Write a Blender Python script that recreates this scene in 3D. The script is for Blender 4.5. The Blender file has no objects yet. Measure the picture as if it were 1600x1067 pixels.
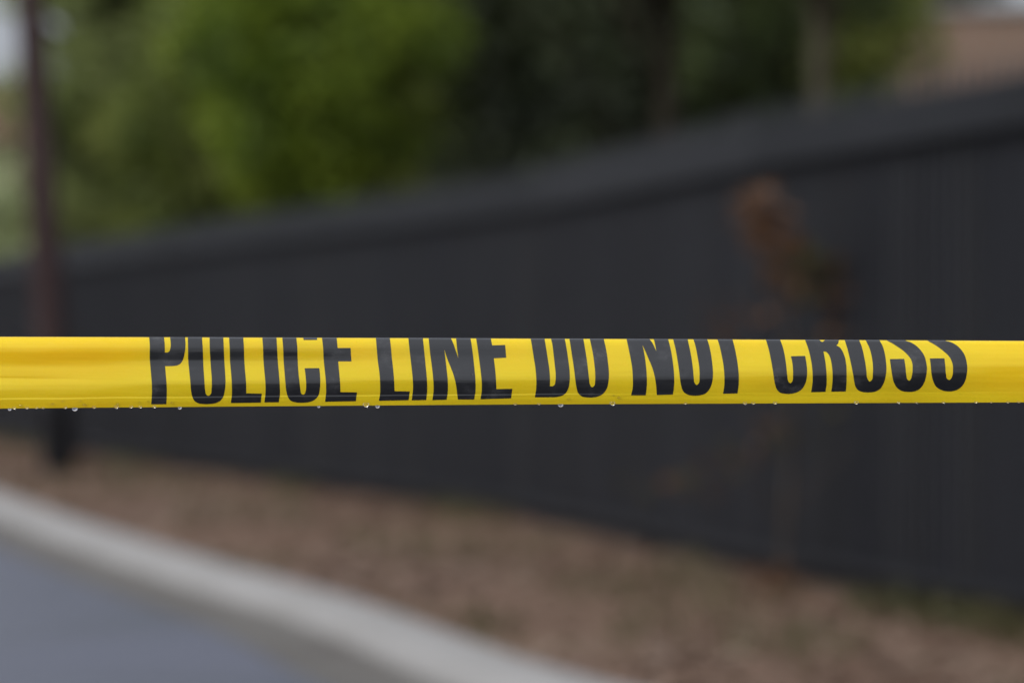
import bpy, bmesh, math, random
from mathutils import Vector, noise
from mathutils.geometry import tessellate_polygon
R = math.radians
scene = bpy.context.scene
COL = scene.collection

# ------------------------------------------------------------------ camera, sky, sun, exposure
FPX = 6000.0            # focal length in photograph pixels (135 mm on a 36 mm sensor, 1600 px wide)
CAMH = 0.9              # camera height above the planting bed
HOR = 550.0             # photograph row of the horizon
TAPE = 1.95             # metres from the lens to the tape
cam_d = bpy.data.cameras.new('camera')
cam_d.lens = 135; cam_d.sensor_width = 36; cam_d.sensor_fit = 'HORIZONTAL'
cam_d.shift_y = (HOR - 533.5) / 1600
cam_d.clip_start = 0.05; cam_d.clip_end = 2000
cam_d.dof.use_dof = True
cam_d.dof.focus_distance = TAPE + 0.004
cam_d.dof.aperture_fstop = 7.0
cam_d.dof.aperture_blades = 9
cam = bpy.data.objects.new('camera', cam_d); COL.objects.link(cam)
cam.location = (0, 0, CAMH); cam.rotation_euler = (R(90), 0, 0)
scene.camera = cam

world = bpy.data.worlds.new('World'); scene.world = world; world.use_nodes = True
nt = world.node_tree; bg = nt.nodes['Background']
sky = nt.nodes.new('ShaderNodeTexSky'); sky.sky_type = 'NISHITA'; sky.sun_disc = False
SUN_EL, SUN_ROT = 42, 232
sky.sun_elevation = R(SUN_EL); sky.sun_rotation = R(SUN_ROT)
sky.air_density = 1.0; sky.dust_density = 4.0; sky.ozone_density = 1.0
hs = nt.nodes.new('ShaderNodeHueSaturation'); hs.inputs['Saturation'].default_value = 0.6
# cloud layer: the overcast sky is about three times brighter overhead than at the horizon
wtc = nt.nodes.new('ShaderNodeTexCoord'); wsp = nt.nodes.new('ShaderNodeSeparateXYZ')
wmr = nt.nodes.new('ShaderNodeMapRange'); wmr.inputs[1].default_value = 0; wmr.inputs[2].default_value = 1
wmr.inputs[3].default_value = 2.5; wmr.inputs[4].default_value = 5.4
wvm = nt.nodes.new('ShaderNodeVectorMath'); wvm.operation = 'SCALE'; wvm.inputs[0].default_value = (.93, .98, 1.10)
wmx = nt.nodes.new('ShaderNodeMix'); wmx.data_type = 'RGBA'; wmx.inputs[0].default_value = .85
nt.links.new(wtc.outputs['Generated'], wsp.inputs[0]); nt.links.new(wsp.outputs['Z'], wmr.inputs[0]); 
wdir = nt.nodes.new('ShaderNodeMapRange'); wdir.inputs[1].default_value = 1; wdir.inputs[2].default_value = -1   # brighter cloud round the hidden sun
wdir.inputs[3].default_value = .62; wdir.inputs[4].default_value = 1.4
wml = nt.nodes.new('ShaderNodeMath'); wml.operation = 'MULTIPLY'
nt.links.new(wsp.outputs['Y'], wdir.inputs[0]); nt.links.new(wdir.outputs[0], wml.inputs[0]); nt.links.new(wmr.outputs[0], wml.inputs[1]); nt.links.new(wml.outputs[0], wvm.inputs['Scale'])
nt.links.new(sky.outputs[0], hs.inputs['Color']); nt.links.new(hs.outputs[0], wmx.inputs[6]); nt.links.new(wvm.outputs[0], wmx.inputs[7])
nt.links.new(wmx.outputs[2], bg.inputs['Color'])
bg.inputs['Strength'].default_value = 0.10

sun_d = bpy.data.lights.new('sun', 'SUN'); sun_d.energy = 0.95; sun_d.angle = R(25); sun_d.color = (1, .96, .9)
sun = bpy.data.objects.new('sun', sun_d); COL.objects.link(sun)
d = Vector((math.sin(R(SUN_ROT)) * math.cos(R(SUN_EL)), math.cos(R(SUN_ROT)) * math.cos(R(SUN_EL)), math.sin(R(SUN_EL))))
sun.rotation_euler = d.to_track_quat('Z', 'Y').to_euler(); sun.location = (0, 0, 30)

vs = scene.view_settings
vs.view_transform = 'Standard'; vs.look = 'None'; vs.gamma = 1; vs.use_curve_mapping = False
vs.exposure = 1.25
scene.cycles.use_denoising = True
scene.cycles.max_bounces = 8; scene.cycles.transmission_bounces = 8; scene.cycles.transparent_max_bounces = 8
scene.cycles.caustics_reflective = False

# ------------------------------------------------------------------ helpers
rnd = random.Random(7)
def wx(px, dist): return (px - 800) / FPX * dist
def wz(py, dist): return CAMH - (py - HOR) / FPX * dist

def tag(o, label=None, cat=None, group=None, kind=None):
    if label: o['label'] = label
    if cat: o['category'] = cat
    if group: o['group'] = group
    if kind: o['kind'] = kind
    return o
def empty(name, loc, label, cat, group=None):
    o = bpy.data.objects.new(name, None); COL.objects.link(o); o.location = loc
    o.empty_display_size = .2
    return tag(o, label, cat, group)
def mesh_obj(name, verts, faces, mat, parent=None, smooth=False):
    me = bpy.data.meshes.new(name); me.from_pydata([tuple(v) for v in verts], [], faces); me.update()
    if mat: me.materials.append(mat)
    if smooth:
        me.polygons.foreach_set('use_smooth', [True] * len(me.polygons))
    o = bpy.data.objects.new(name, me); COL.objects.link(o)
    if parent:
        o.parent = parent
        o.location = (0, 0, 0)
    return o
class MB:
    """collects shapes in world coordinates; build() makes them local to the parent"""
    def __init__(s): s.v = []; s.f = []
    def add(s, vs_, fs_):
        n = len(s.v); s.v += [Vector(v) for v in vs_]; s.f += [tuple(i + n for i in f) for f in fs_]
    def box(s, c, size, ax=None, bev=0.0):
        ax = ax or (Vector((1, 0, 0)), Vector((0, 1, 0)), Vector((0, 0, 1)))
        c = Vector(c); hx, hy, hz = [q / 2 for q in size]
        bm = bmesh.new(); bmesh.ops.create_cube(bm, size=1)
        for v in bm.verts: v.co = Vector((v.co.x * hx * 2, v.co.y * hy * 2, v.co.z * hz * 2))
        if bev > 0: bmesh.ops.bevel(bm, geom=bm.edges[:], offset=bev, segments=2, affect='EDGES', profile=.5)
        bm.verts.ensure_lookup_table()
        s.add([c + ax[0] * v.co.x + ax[1] * v.co.y + ax[2] * v.co.z for v in bm.verts], [[v.index for v in f.verts] for f in bm.faces])
        bm.free()
    def tube(s, pts, rads, n=10, caps=True, wob=0.0):
        pts = [Vector(p) for p in pts]; rings = []
        for i, p in enumerate(pts):
            t = (pts[min(i + 1, len(pts) - 1)] - pts[max(i - 1, 0)]).normalized()
            a = t.orthogonal().normalized() if i == 0 else (a - t * a.dot(t)).normalized()
            b = t.cross(a)
            rings.append([p + (a * math.cos(2 * math.pi * k / n) + b * math.sin(2 * math.pi * k / n)) * rads[i] * (1 + wob * noise.noise(p * 3 + Vector((k * 1.7, 0, 0)))) for k in range(n)])
        vs_ = [v for r in rings for v in r]; fs = []
        for i in range(len(pts) - 1):
            for k in range(n):
                fs.append((i * n + k, i * n + (k + 1) % n, (i + 1) * n + (k + 1) % n, (i + 1) * n + k))
        if caps:
            fs.append(tuple(range(n))[::-1]); fs.append(tuple((len(pts) - 1) * n + k for k in range(n)))
        s.add(vs_, fs)
    def build(s, name, mat, parent=None, smooth=False):
        off = parent.location if parent else Vector((0, 0, 0))
        if parent and parent.parent: off = off + parent.parent.location
        return mesh_obj(name, [v - off for v in s.v], s.f, mat, parent, smooth)
def spline(P, per=8):
    P = [Vector(p) for p in P]; out = []
    for i in range(len(P) - 1):
        p0 = P[max(i - 1, 0)]; p1 = P[i]; p2 = P[i + 1]; p3 = P[min(i + 2, len(P) - 1)]
        for k in range(per):
            t = k / per
            out.append(.5 * ((2 * p1) + (p2 - p0) * t + (2 * p0 - 5 * p1 + 4 * p2 - p3) * t * t + (3 * p1 - p0 - 3 * p2 + p3) * t ** 3))
    out.append(P[-1]); return out

# ------------------------------------------------------------------ materials
def new_mat(name):
    m = bpy.data.materials.new(name); m.use_nodes = True
    return m, m.node_tree, m.node_tree.nodes['Principled BSDF']
def noise_node(nt, scale, detail=4, coord='Object', stretch=None, rough=.55):
    tc = nt.nodes.new('ShaderNodeTexCoord'); n = nt.nodes.new('ShaderNodeTexNoise')
    n.inputs['Scale'].default_value = scale; n.inputs['Detail'].default_value = detail; n.inputs['Roughness'].default_value = rough
    if stretch:
        mp = nt.nodes.new('ShaderNodeMapping'); mp.inputs['Scale'].default_value = stretch
        nt.links.new(tc.outputs[coord], mp.inputs[0]); nt.links.new(mp.outputs[0], n.inputs['Vector'])
    else: nt.links.new(tc.outputs[coord], n.inputs['Vector'])
    return n
def ramp(nt, src, stops):
    r = nt.nodes.new('ShaderNodeValToRGB'); e = r.color_ramp.elements
    while len(e) < len(stops): e.new(.5)
    for k, (p, c) in enumerate(stops):
        e[k].position = p; e[k].color = (*c, 1) if len(c) == 3 else c
    nt.links.new(src, r.inputs[0]); return r
def noisy(name, stops, scale, rough=.7, detail=5, stretch=None, bump=0.0, bscale=None, spec=.5, rr=None):
    m, nt, b = new_mat(name)
    n = noise_node(nt, scale, detail, stretch=stretch); r = ramp(nt, n.outputs[0], stops)
    nt.links.new(r.outputs[0], b.inputs['Base Color']); b.inputs['Roughness'].default_value = rough
    b.inputs['Specular IOR Level'].default_value = spec
    if rr:
        mr = nt.nodes.new('ShaderNodeMapRange'); mr.inputs[3].default_value, mr.inputs[4].default_value = rr
        mr.inputs[1].default_value = .35; mr.inputs[2].default_value = .65
        nt.links.new(n.outputs[0], mr.inputs[0]); nt.links.new(mr.outputs[0], b.inputs['Roughness'])
    if bump:
        n2 = noise_node(nt, bscale or scale * 4, 6); bp = nt.nodes.new('ShaderNodeBump')
        bp.inputs['Distance'].default_value = bump; nt.links.new(n2.outputs[0], bp.inputs['Height'])
        nt.links.new(bp.outputs[0], b.inputs['Normal'])
    return m
def leaf_mat(name, dark, mid, light, scale=1.3, trans=.3):
    m, nt, b = new_mat(name)
    n = noise_node(nt, scale, 3); r = ramp(nt, n.outputs[0], [(.36, dark), (.5, mid), (.64, light)])
    nt.links.new(r.outputs[0], b.inputs['Base Color']); b.inputs['Roughness'].default_value = .55
    b.inputs['Specular IOR Level'].default_value = .3
    t = nt.nodes.new('ShaderNodeBsdfTranslucent'); nt.links.new(r.outputs[0], t.inputs[0])
    mx = nt.nodes.new('ShaderNodeMixShader'); mx.inputs[0].default_value = trans
    out = nt.nodes['Material Output']
    nt.links.new(b.outputs[0], mx.inputs[1]); nt.links.new(t.outputs[0], mx.inputs[2]); nt.links.new(mx.outputs[0], out.inputs[0])
    return m

M = {}
M['asphalt'] = noisy('wet_asphalt', [(.35, (0.04315, 0.04712, 0.0672)), (.6, (0.05952, 0.0646, 0.0912)), (.75, (0.06845, 0.07372, 0.1024))], .55, rough=.5, bump=.004, bscale=90, spec=.6, rr=(.30, .55))
M['mulch'] = noisy('brown_mulch', [(.30, (0.09718, 0.05448, 0.03396)), (.44, (0.131, 0.08171, 0.05432)), (.56, (0.148, 0.09688, 0.06791)), (.66, (0.1269, 0.09835, 0.05093)), (.8, (0.1098, 0.09835, 0.04074))], .8, rough=.95, detail=3, bump=.02, bscale=25, spec=.2)
M['soil'] = noisy('rough_lawn', [(.35, (.05, .07, .02)), (.6, (.09, .11, .035))], .6, rough=.95, bump=.02, bscale=12)
M['concrete'] = noisy('kerb_concrete', [(.3, (0.1906, 0.1847, 0.1732)), (.5, (0.2136, 0.2078, 0.1992)), (.7, (0.231, 0.2251, 0.2165))], .9, rough=.7, bump=.003, bscale=60)
M['gutter'] = noisy('gutter_concrete', [(.3, (0.0465, 0.0372, 0.02728)), (.5, (0.0651, 0.0558, 0.0434)), (.7, (0.0806, 0.07316, 0.06076))], 1.4, rough=.55, bump=.003, bscale=60, spec=.6)
M['fence_cloth'] = noisy('black_screen', [(.34, (0.008124, 0.009114, 0.01474)), (.5, (0.01625, 0.01762, 0.02246)), (.66, (0.02669, 0.02612, 0.02668))], 3.2, stretch=(0.93, 0.95, 0.05), rough=.8, spec=.25, bump=.003, bscale=120)
M['fence_metal'] = noisy('black_coated_metal', [(.34, (0.00624, 0.007036, 0.01053)), (.66, (0.02808, 0.02878, 0.0337))], 4.5, stretch=(1, 1, .03), rough=.45, bump=.0005, bscale=80)
M['fence_rail'] = noisy('weathered_black_rail', [(.3, (0.008336, 0.008926, 0.01118)), (.7, (0.01346, 0.01442, 0.01768))], .8, rough=.6, spec=.2, bump=.0005, bscale=80)
M['pole_wood'] = noisy('creosoted_pole', [(.3, (0.02938, 0.0175, 0.01777)), (.55, (0.04406, 0.02819, 0.02805)), (.8, (0.06426, 0.04277, 0.03833))], 3, spec=.15, rough=.9, stretch=(6, 6, .5), bump=.01, bscale=20)
M['pole_wrap'] = noisy('black_tar_wrap', [(.3, (.008, .008, .009)), (.7, (.014, .014, .016))], 4, spec=.15, rough=.9, bump=.004)
M['bark'] = noisy('grey_brown_bark', [(.3, (.032, .030, .018)), (.6, (.055, .051, .032)), (.8, (.075, .069, .046))], 5, rough=.95, spec=.2, stretch=(5, 5, .6), bump=.02, bscale=18)
M['bark_dark'] = noisy('dark_bark', [(.3, (0.015, 0.0132, 0.009)), (.7, (0.0288, 0.0252, 0.018))], 5, rough=.95, spec=.1, stretch=(5, 5, .6), bump=.02, bscale=18)
M['leaf_bright'] = leaf_mat('yellow_green_leaves', (0.03422, 0.06179, 0.008), (0.1369, 0.1996, 0.02), (0.2481, 0.3232, 0.035), 1.3, .45)
M['leaf_grey'] = leaf_mat('grey_green_leaves', (0.0736, 0.1012, 0.028), (0.184, 0.2208, 0.068), (0.2576, 0.2944, 0.112), .8, .45)
M['leaf_mid'] = leaf_mat('mid_green_leaves', (0.0484, 0.072, 0.0144), (0.132, 0.168, 0.032), (0.2112, 0.24, 0.056), 1.2, .45)
M['leaf_deep'] = leaf_mat('deep_green_leaves', (0.0135, 0.0225, 0.006), (0.03375, 0.0525, 0.0105), (0.06, 0.0825, 0.0165), .8, .25)
M['leaf_dark'] = leaf_mat('evergreen_leaves', (.012, .018, .008), (.024, .034, .012), (.045, .058, .02), .8, .1)
M['leaf_pale'] = leaf_mat('pale_green_leaves', (0.242, 0.286, 0.132), (0.374, 0.418, 0.22), (0.462, 0.506, 0.308), 1.0, .35)
M['leaf_rust'] = leaf_mat('rust_leaves', (.09, .045, .022), (.13, .062, .028), (.16, .085, .04), 3.0, .3)
M['leaf_olive'] = leaf_mat('olive_leaves', (0.04, 0.0375, 0.0108), (0.072, 0.06375, 0.018), (0.104, 0.0825, 0.027), 3.0, .3)
M['twig'] = noisy('brown_twig', [(.3, (0.028, 0.0208, 0.016)), (.7, (0.056, 0.04, 0.0288))], 8, rough=.9)
M['grass'] = leaf_mat('grass_blades', (0.0595, 0.05984, 0.0255), (0.0935, 0.08602, 0.03825), (0.136, 0.1122, 0.068), 1.2, .3)
M['chips'] = noisy('bark_chips', [(.3, (0.1118, 0.06239, 0.04074)), (.5, (0.1507, 0.09292, 0.06519)), (.62, (0.1721, 0.1114, 0.0815)), (.75, (0.1377, 0.1003, 0.05772))], .9, rough=.95, detail=8)
M['fallen'] = leaf_mat('fallen_leaves', (0.1312, 0.0738, 0.0492), (0.1722, 0.1148, 0.082), (0.1968, 0.1476, 0.1066), 2.5, .2)
M['coping'] = noisy('pale_coping', [(.3, (0.17, 0.1658, 0.1573)), (.7, (0.2295, 0.221, 0.2125))], 1, rough=.7)
M['roof'] = noisy('brown_roof', [(.3, (0.0935, 0.0425, 0.02975)), (.7, (0.1445, 0.068, 0.04675))], 1, rough=.85)
M['render_wall'] = noisy('tan_wall', [(.3, (0.1615, 0.1062, 0.085)), (.7, (0.2125, 0.1445, 0.119))], .8, rough=.85)
M['win_frame'] = noisy('white_frame', [(.3, (0.54, 0.54, 0.522)), (.7, (0.63, 0.63, 0.612))], 3, rough=.5)
m, nt, b = new_mat('window_glass'); b.inputs['Base Color'].default_value = (.02, .025, .03, 1); b.inputs['Roughness'].default_value = .06; M['glass'] = m
m, nt, b = new_mat('brick'); M['brick'] = m
tc = nt.nodes.new('ShaderNodeTexCoord'); mp = nt.nodes.new('ShaderNodeMapping'); mp.inputs['Rotation'].default_value = (R(90), 0, 0)
bt = nt.nodes.new('ShaderNodeTexBrick'); bt.inputs['Scale'].default_value = 1
bt.inputs['Color1'].default_value = (.18, .105, .07, 1); bt.inputs['Color2'].default_value = (.15, .09, .06, 1); bt.inputs['Mortar'].default_value = (.20, .17, .135, 1)
bt.inputs['Brick Width'].default_value = .22; bt.inputs['Row Height'].default_value = .075; bt.inputs['Mortar Size'].default_value = .01
nt.links.new(tc.outputs['Object'], mp.inputs[0]); nt.links.new(mp.outputs[0], bt.inputs[0]); nt.links.new(bt.outputs[0], b.inputs['Base Color']); b.inputs['Roughness'].default_value = .85

# tape film and print
def smudge_setup(nt, b, lo, hi, bump_d):
    n = noise_node(nt, 42, 7, stretch=(1, 1, 1.6), rough=.68)
    mr = nt.nodes.new('ShaderNodeMapRange'); mr.inputs[1].default_value = .4; mr.inputs[2].default_value = .68
    mr.inputs[3].default_value = lo; mr.inputs[4].default_value = hi
    nt.links.new(n.outputs[0], mr.inputs[0]); nt.links.new(mr.outputs[0], b.inputs['Roughness'])
    n2 = noise_node(nt, 140, 5, stretch=(.25, 1, 2.2)); bp = nt.nodes.new('ShaderNodeBump'); bp.inputs['Distance'].default_value = bump_d
    nt.links.new(n2.outputs[0], bp.inputs['Height'])
    # broad crumples of the thin film
    n3 = noise_node(nt, 9, 2, stretch=(1, 1, 2.5)); bp2 = nt.nodes.new('ShaderNodeBump'); bp2.inputs['Distance'].default_value = bump_d * 14
    nt.links.new(n3.outputs[0], bp2.inputs['Height']); nt.links.new(bp.outputs[0], bp2.inputs['Normal'])
    nt.links.new(bp2.outputs[0], b.inputs['Normal'])
    return n, bp2
m, nt, b = new_mat('yellow_film'); M['tape'] = m
n, bp = smudge_setup(nt, b, .20, .42, .00009)
n4 = noise_node(nt, 14, 4, stretch=(.5, 1, 3))
r = ramp(nt, n4.outputs[0], [(.3, (.87, .680, .014)), (.6, (.89, .745, .016))])
nt.links.new(r.outputs[0], b.inputs['Base Color']); b.inputs['Specular IOR Level'].default_value = .45
t = nt.nodes.new('ShaderNodeBsdfTranslucent'); t.inputs[0].default_value = (1.0, .46, .006, 1); nt.links.new(bp.outputs[0], t.inputs['Normal'])
mx = nt.nodes.new('ShaderNodeMixShader'); mx.inputs[0].default_value = .42
nt.links.new(b.outputs[0], mx.inputs[1]); nt.links.new(t.outputs[0], mx.inputs[2]); nt.links.new(mx.outputs[0], nt.nodes['Material Output'].inputs[0])
m, nt, b = new_mat('black_print'); M['print'] = m
n, bp = smudge_setup(nt, b, .10, .30, .00012)
r = ramp(nt, n.outputs[0], [(.35, (.0025, .0025, .0022)), (.55, (.004, .004, .004)), (.64, (.016, .016, .017)), (.78, (.05, .048, .046))])
nt.links.new(r.outputs[0], b.inputs['Base Color']); b.inputs['Specular IOR Level'].default_value = .62
m, nt, b = new_mat('water'); M['water'] = m
b.inputs['Base Color'].default_value = (1, 1, 1, 1); b.inputs['Roughness'].default_value = 0.0; b.inputs['IOR'].default_value = 1.333; b.inputs['Transmission Weight'].default_value = 1.0

# ------------------------------------------------------------------ ground, road, kerb
def big_plane(name, z, mat, pts, kind='structure'):
    o = mesh_obj(name, [(x, y, z) for x, y in pts], [tuple(range(len(pts)))], mat)
    return tag(o, kind=kind)
big_plane('road', -.076, M['asphalt'], [(-900, -300), (900, -300), (900, 1500), (-900, 1500)])
kpts = [(3.6, -14), (3.2, -4), (2.4, 2.5), (1.55, 6.2), (.70, 9.0), (.23, 10.4), (-.07, 11.6), (-.53, 13.7), (-1.19, 16.1), (-2.2, 20.0), (-3.58, 25.7), (-5.3, 32), (-8.5, 42), (-15, 60), (-40, 120)]
kc = spline([(x, y, 0) for x, y in kpts], 12)
bed = [(v.x, v.y) for v in kc]
# far side of the street
vg = [(v.x - 8.5, v.y, -.02) for v in kc]; n = len(vg)
tag(mesh_obj('verge', vg + [(x - 700, y, z) for x, y, z in vg] + [(x, y, -.12) for x, y, z in vg],
    [(k, k + 1, n + k + 1, n + k) for k in range(n - 1)] + [(k + 1, k, 2 * n + k, 2 * n + k + 1) for k in range(n - 1)], M['soil']), kind='structure')
bm = bmesh.new()
bv = [bm.verts.new((x, y, 0)) for x, y in bed + [(-40, 900), (900, 900), (900, -14)]]
f = bm.faces.new(bv); f.normal_update()
if f.normal.z < 0: f.normal_flip()
bmesh.ops.triangulate(bm, faces=[f])
me = bpy.data.meshes.new('ground'); bm.to_mesh(me); bm.free(); me.materials.append(M['mulch'])
go = bpy.data.objects.new('ground', me); COL.objects.link(go); tag(go, kind='structure')

def sweep(name, prof, mat, seg=None, gap=.01):
    # walk the kerb line by length and sweep the profile (offset towards the road, height)
    L = [0]
    for a, b_ in zip(kc, kc[1:]): L.append(L[-1] + (b_ - a).length)
    tot = L[-1]
    def at(s):
        s = max(0, min(tot - 1e-4, s)); i = max(k for k in range(len(L)) if L[k] <= s); i = min(i, len(kc) - 2)
        t = (s - L[i]) / (L[i + 1] - L[i]); p = kc[i].lerp(kc[i + 1], t)
        ta = (kc[min(i + 2, len(kc) - 1)] - kc[max(i - 1, 0)]).normalized(); return p, Vector((-ta.y, ta.x, 0))
    mb = MB(); seg = seg or tot; s0 = 0
    while s0 < tot - .5 and s0 < 90:
        s1 = min(s0 + seg - gap, tot); n = max(2, int((s1 - s0) / .5)); vs_ = []; fs = []
        for k in range(n + 1):
            p, nn = at(s0 + (s1 - s0) * k / n)
            for o_, z in prof: vs_.append(p + nn * o_ + Vector((0, 0, z)))
        q = len(prof)
        for k in range(n):
            for j in range(q - 1): fs.append((k * q + j, k * q + j + 1, (k + 1) * q + j + 1, (k + 1) * q + j))
        fs.append(tuple(range(q))); fs.append(tuple(n * q + j for j in range(q))[::-1])
        mb.add(vs_, fs); s0 += seg
    return tag(mb.build(name, mat), kind='structure')
sweep('kerb', [(-.002, -.12), (-.002, .010), (.008, .016), (.11, .016), (.14, .008), (.195, -.020), (.225, -.046), (.26, -.112)], M['concrete'], 3.0, .014)
sweep('gutter', [(.245, -.16), (.245, -.060), (.38, -.076), (.55, -.070), (.555, -.16)], M['gutter'], 3.0, .008)

# ------------------------------------------------------------------ loose cover on the bed
def side_of_bed(x, y):
    # distance east of the kerb line at this y
    for a, b_ in zip(kc, kc[1:]):
        if a.y <= y <= b_.y: return x - (a.x + (b_.x - a.x) * (y - a.y) / (b_.y - a.y))
    return -1
fpts = spline([(4.1, 6.0, 0), (3.0, 8.0, 0), (2.25, 10.0, 0), (1.64, 12.3, 0), (1.00, 15.0, 0), (.58, 17.3, 0), (0, 20.3, 0), (-1.75, 26.3, 0), (-3.98, 34.1, 0), (-6.7, 44.8, 0), (-12, 63, 0)], 10)
def fence_x(y):
    for a, b_ in zip(fpts, fpts[1:]):
        if a.y <= y <= b_.y: return a.x + (b_.x - a.x) * (y - a.y) / (b_.y - a.y)
    return 5
def scatter(name, mat, n, size, ymin, ymax, label, flat=True, edge=None, seed=1, dens=None):
    r_ = random.Random(seed); mb = MB(); k = 0; guard = 0
    while k < n and guard < n * 30:
        guard += 1
        y = ymin + (ymax - ymin) * r_.random() ** 1.3; kx = y and None
        x0 = next((a.x + (b_.x - a.x) * (y - a.y) / (b_.y - a.y) for a, b_ in zip(kc, kc[1:]) if a.y <= y <= b_.y), None)
        if x0 is None: continue
        x1 = fence_x(y)
        x = x0 + .02 + (x1 - x0 - .02) * r_.random() if edge is None else x1 - abs(r_.gauss(0, edge)) - .02
        if dens and noise.noise(Vector((x * dens, y * dens * .5, seed))) < .08: continue
        a = r_.random() * 6.28; s = size * (.5 + r_.random()); c = Vector((x, y, 0))
        if flat:
            u = Vector((math.cos(a), math.sin(a), r_.uniform(-.35, .35))) * s; v = Vector((-math.sin(a), math.cos(a), r_.uniform(-.4, .4))) * s * r_.uniform(.3, .6)
            c.z = .012 + abs(u.z) * .6
            mb.add([c - u, c - v, c + u, c + v], [(0, 1, 2, 3)])
        else:
            lean = Vector((r_.gauss(0, .35), r_.gauss(0, .35), 1)) * s; w = Vector((math.cos(a), math.sin(a), 0)) * s * .07
            mb.add([c - w, c + w, c + lean * .6 + w * .7, c + lean, c + lean * .6 - w * .7], [(0, 1, 2, 3, 4)])
        k += 1
    return tag(mb.build(name, mat), label, kind='stuff', cat='ground cover')
scatter('bark_mulch', M['chips'], 34000, .020, 5.5, 36, 'brown bark chips spread over the planting bed', seed=3)
scatter('fallen_leaves', M['fallen'], 2200, .05, 5.5, 36, 'dry reddish brown leaves fallen on the mulch', seed=5, dens=.7)
scatter('fence_grass', M['grass'], 1500, .085, 9, 40, 'thin green grass growing along the foot of the black fence', flat=False, edge=.13, seed=8, dens=.9)
scatter('bed_grass', M['grass'], 1800, .07, 9, 30, 'thin olive grass growing in patches through the mulch', flat=False, seed=11, dens=1.1)

# ------------------------------------------------------------------ fence
fence = empty('fence', (0, 20.3, 0), 'long black picket fence backed with dark screening, running behind the brown planting bed', 'fence')
FH = 1.775
Lf = [0]
for a, b_ in zip(fpts, fpts[1:]): Lf.append(Lf[-1] + (b_ - a).length)
def fat(s):
    s = max(0, min(Lf[-1] - 1e-4, s)); i = max(k for k in range(len(Lf)) if Lf[k] <= s); i = min(i, len(fpts) - 2)
    return fpts[i].lerp(fpts[i + 1], (s - Lf[i]) / (Lf[i + 1] - Lf[i]))
PAN = 2.4; s0 = 0
up = Vector((0, 0, 1))
while s0 + PAN < Lf[-1]:
    A, B = fat(s0), fat(s0 + PAN); u = (B - A).normalized(); nn = Vector((-u.y, u.x, 0))   # nn points to the road / camera side
    if nn.x > 0 : nn = -nn
    ln = (B - A).length; ax = (u, nn, up)
    p = MB(); Ab = A - nn * .062; p.box(Ab + up * (FH - .02) / 2, (.06, .06, FH - .02), ax, .004); p.box(Ab + up * (FH - .009), (.07, .07, .02), ax, .005)
    p.build('post', M['fence_metal'], fence)
    c = (A + B) / 2
    sc_ = MB(); sc_.box(c + up * (FH / 2 + .01) - nn * .022, (ln - .003, .006, FH - .06), ax)
    q = sc_.build('screen_panel', M['fence_cloth'], fence)
    pk = MB(); npk = 21
    for k in range(npk):
        s = -ln / 2 + ln * (k + .5) / npk
        pk.box(c + u * s + up * (FH / 2 + .045) + nn * .004, (.014, .016, FH + .01), ax)
        tip = c + u * s + nn * .004 + up * (FH + .05)
        h = .006
        pk.add([tip + u * h + nn * h, tip - u * h + nn * h, tip - u * h - nn * h, tip + u * h - nn * h, tip + up * .06], [(0, 1, 4), (1, 2, 4), (2, 3, 4), (3, 0, 4)])
    pk.build('picket_panel', M['fence_metal'], fence)
    rl = MB(); rl.box(c + up * (FH - .0775) + nn * .030, (ln - .004, .034, .155), ax, .005)
    rl.build('top_rail', M['fence_rail'], fence)
    rl = MB(); rl.box(c + up * .12 + nn * .030, (ln - .004, .034, .04), ax, .004)
    rl.build('bottom_rail', M['fence_rail'], fence)
    s0 += PAN

# ------------------------------------------------------------------ utility pole
D = 28.4
pole = empty('utility_pole', (wx(93, D), D, 0), 'leaning reddish brown wooden pole at the left, standing in the mulch beside the kerb', 'utility pole')
def pp(z): # leaning centre line
    py = HOR - (z - CAMH) * FPX / D; px = 93 - (740 - py) * .062
    return Vector((wx(px, D), D, z))
mb = MB(); zs = [-.2, .25, .9, 2, 3.2, 4.5, 6, 7.5]
mb.tube([pp(z) for z in zs], [.125, .122, .118, .113, .108, .102, .095, .088], 20, wob=.05); mb.build('shaft', M['pole_wood'], pole, True)
mb = MB(); zs = [-.1, .1, .3, .5, .62]; mb.tube([pp(z) for z in zs], [.132, .130, .128, .126, .122], 20, wob=.05); mb.build('base_wrap', M['pole_wrap'], pole, True)

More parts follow.
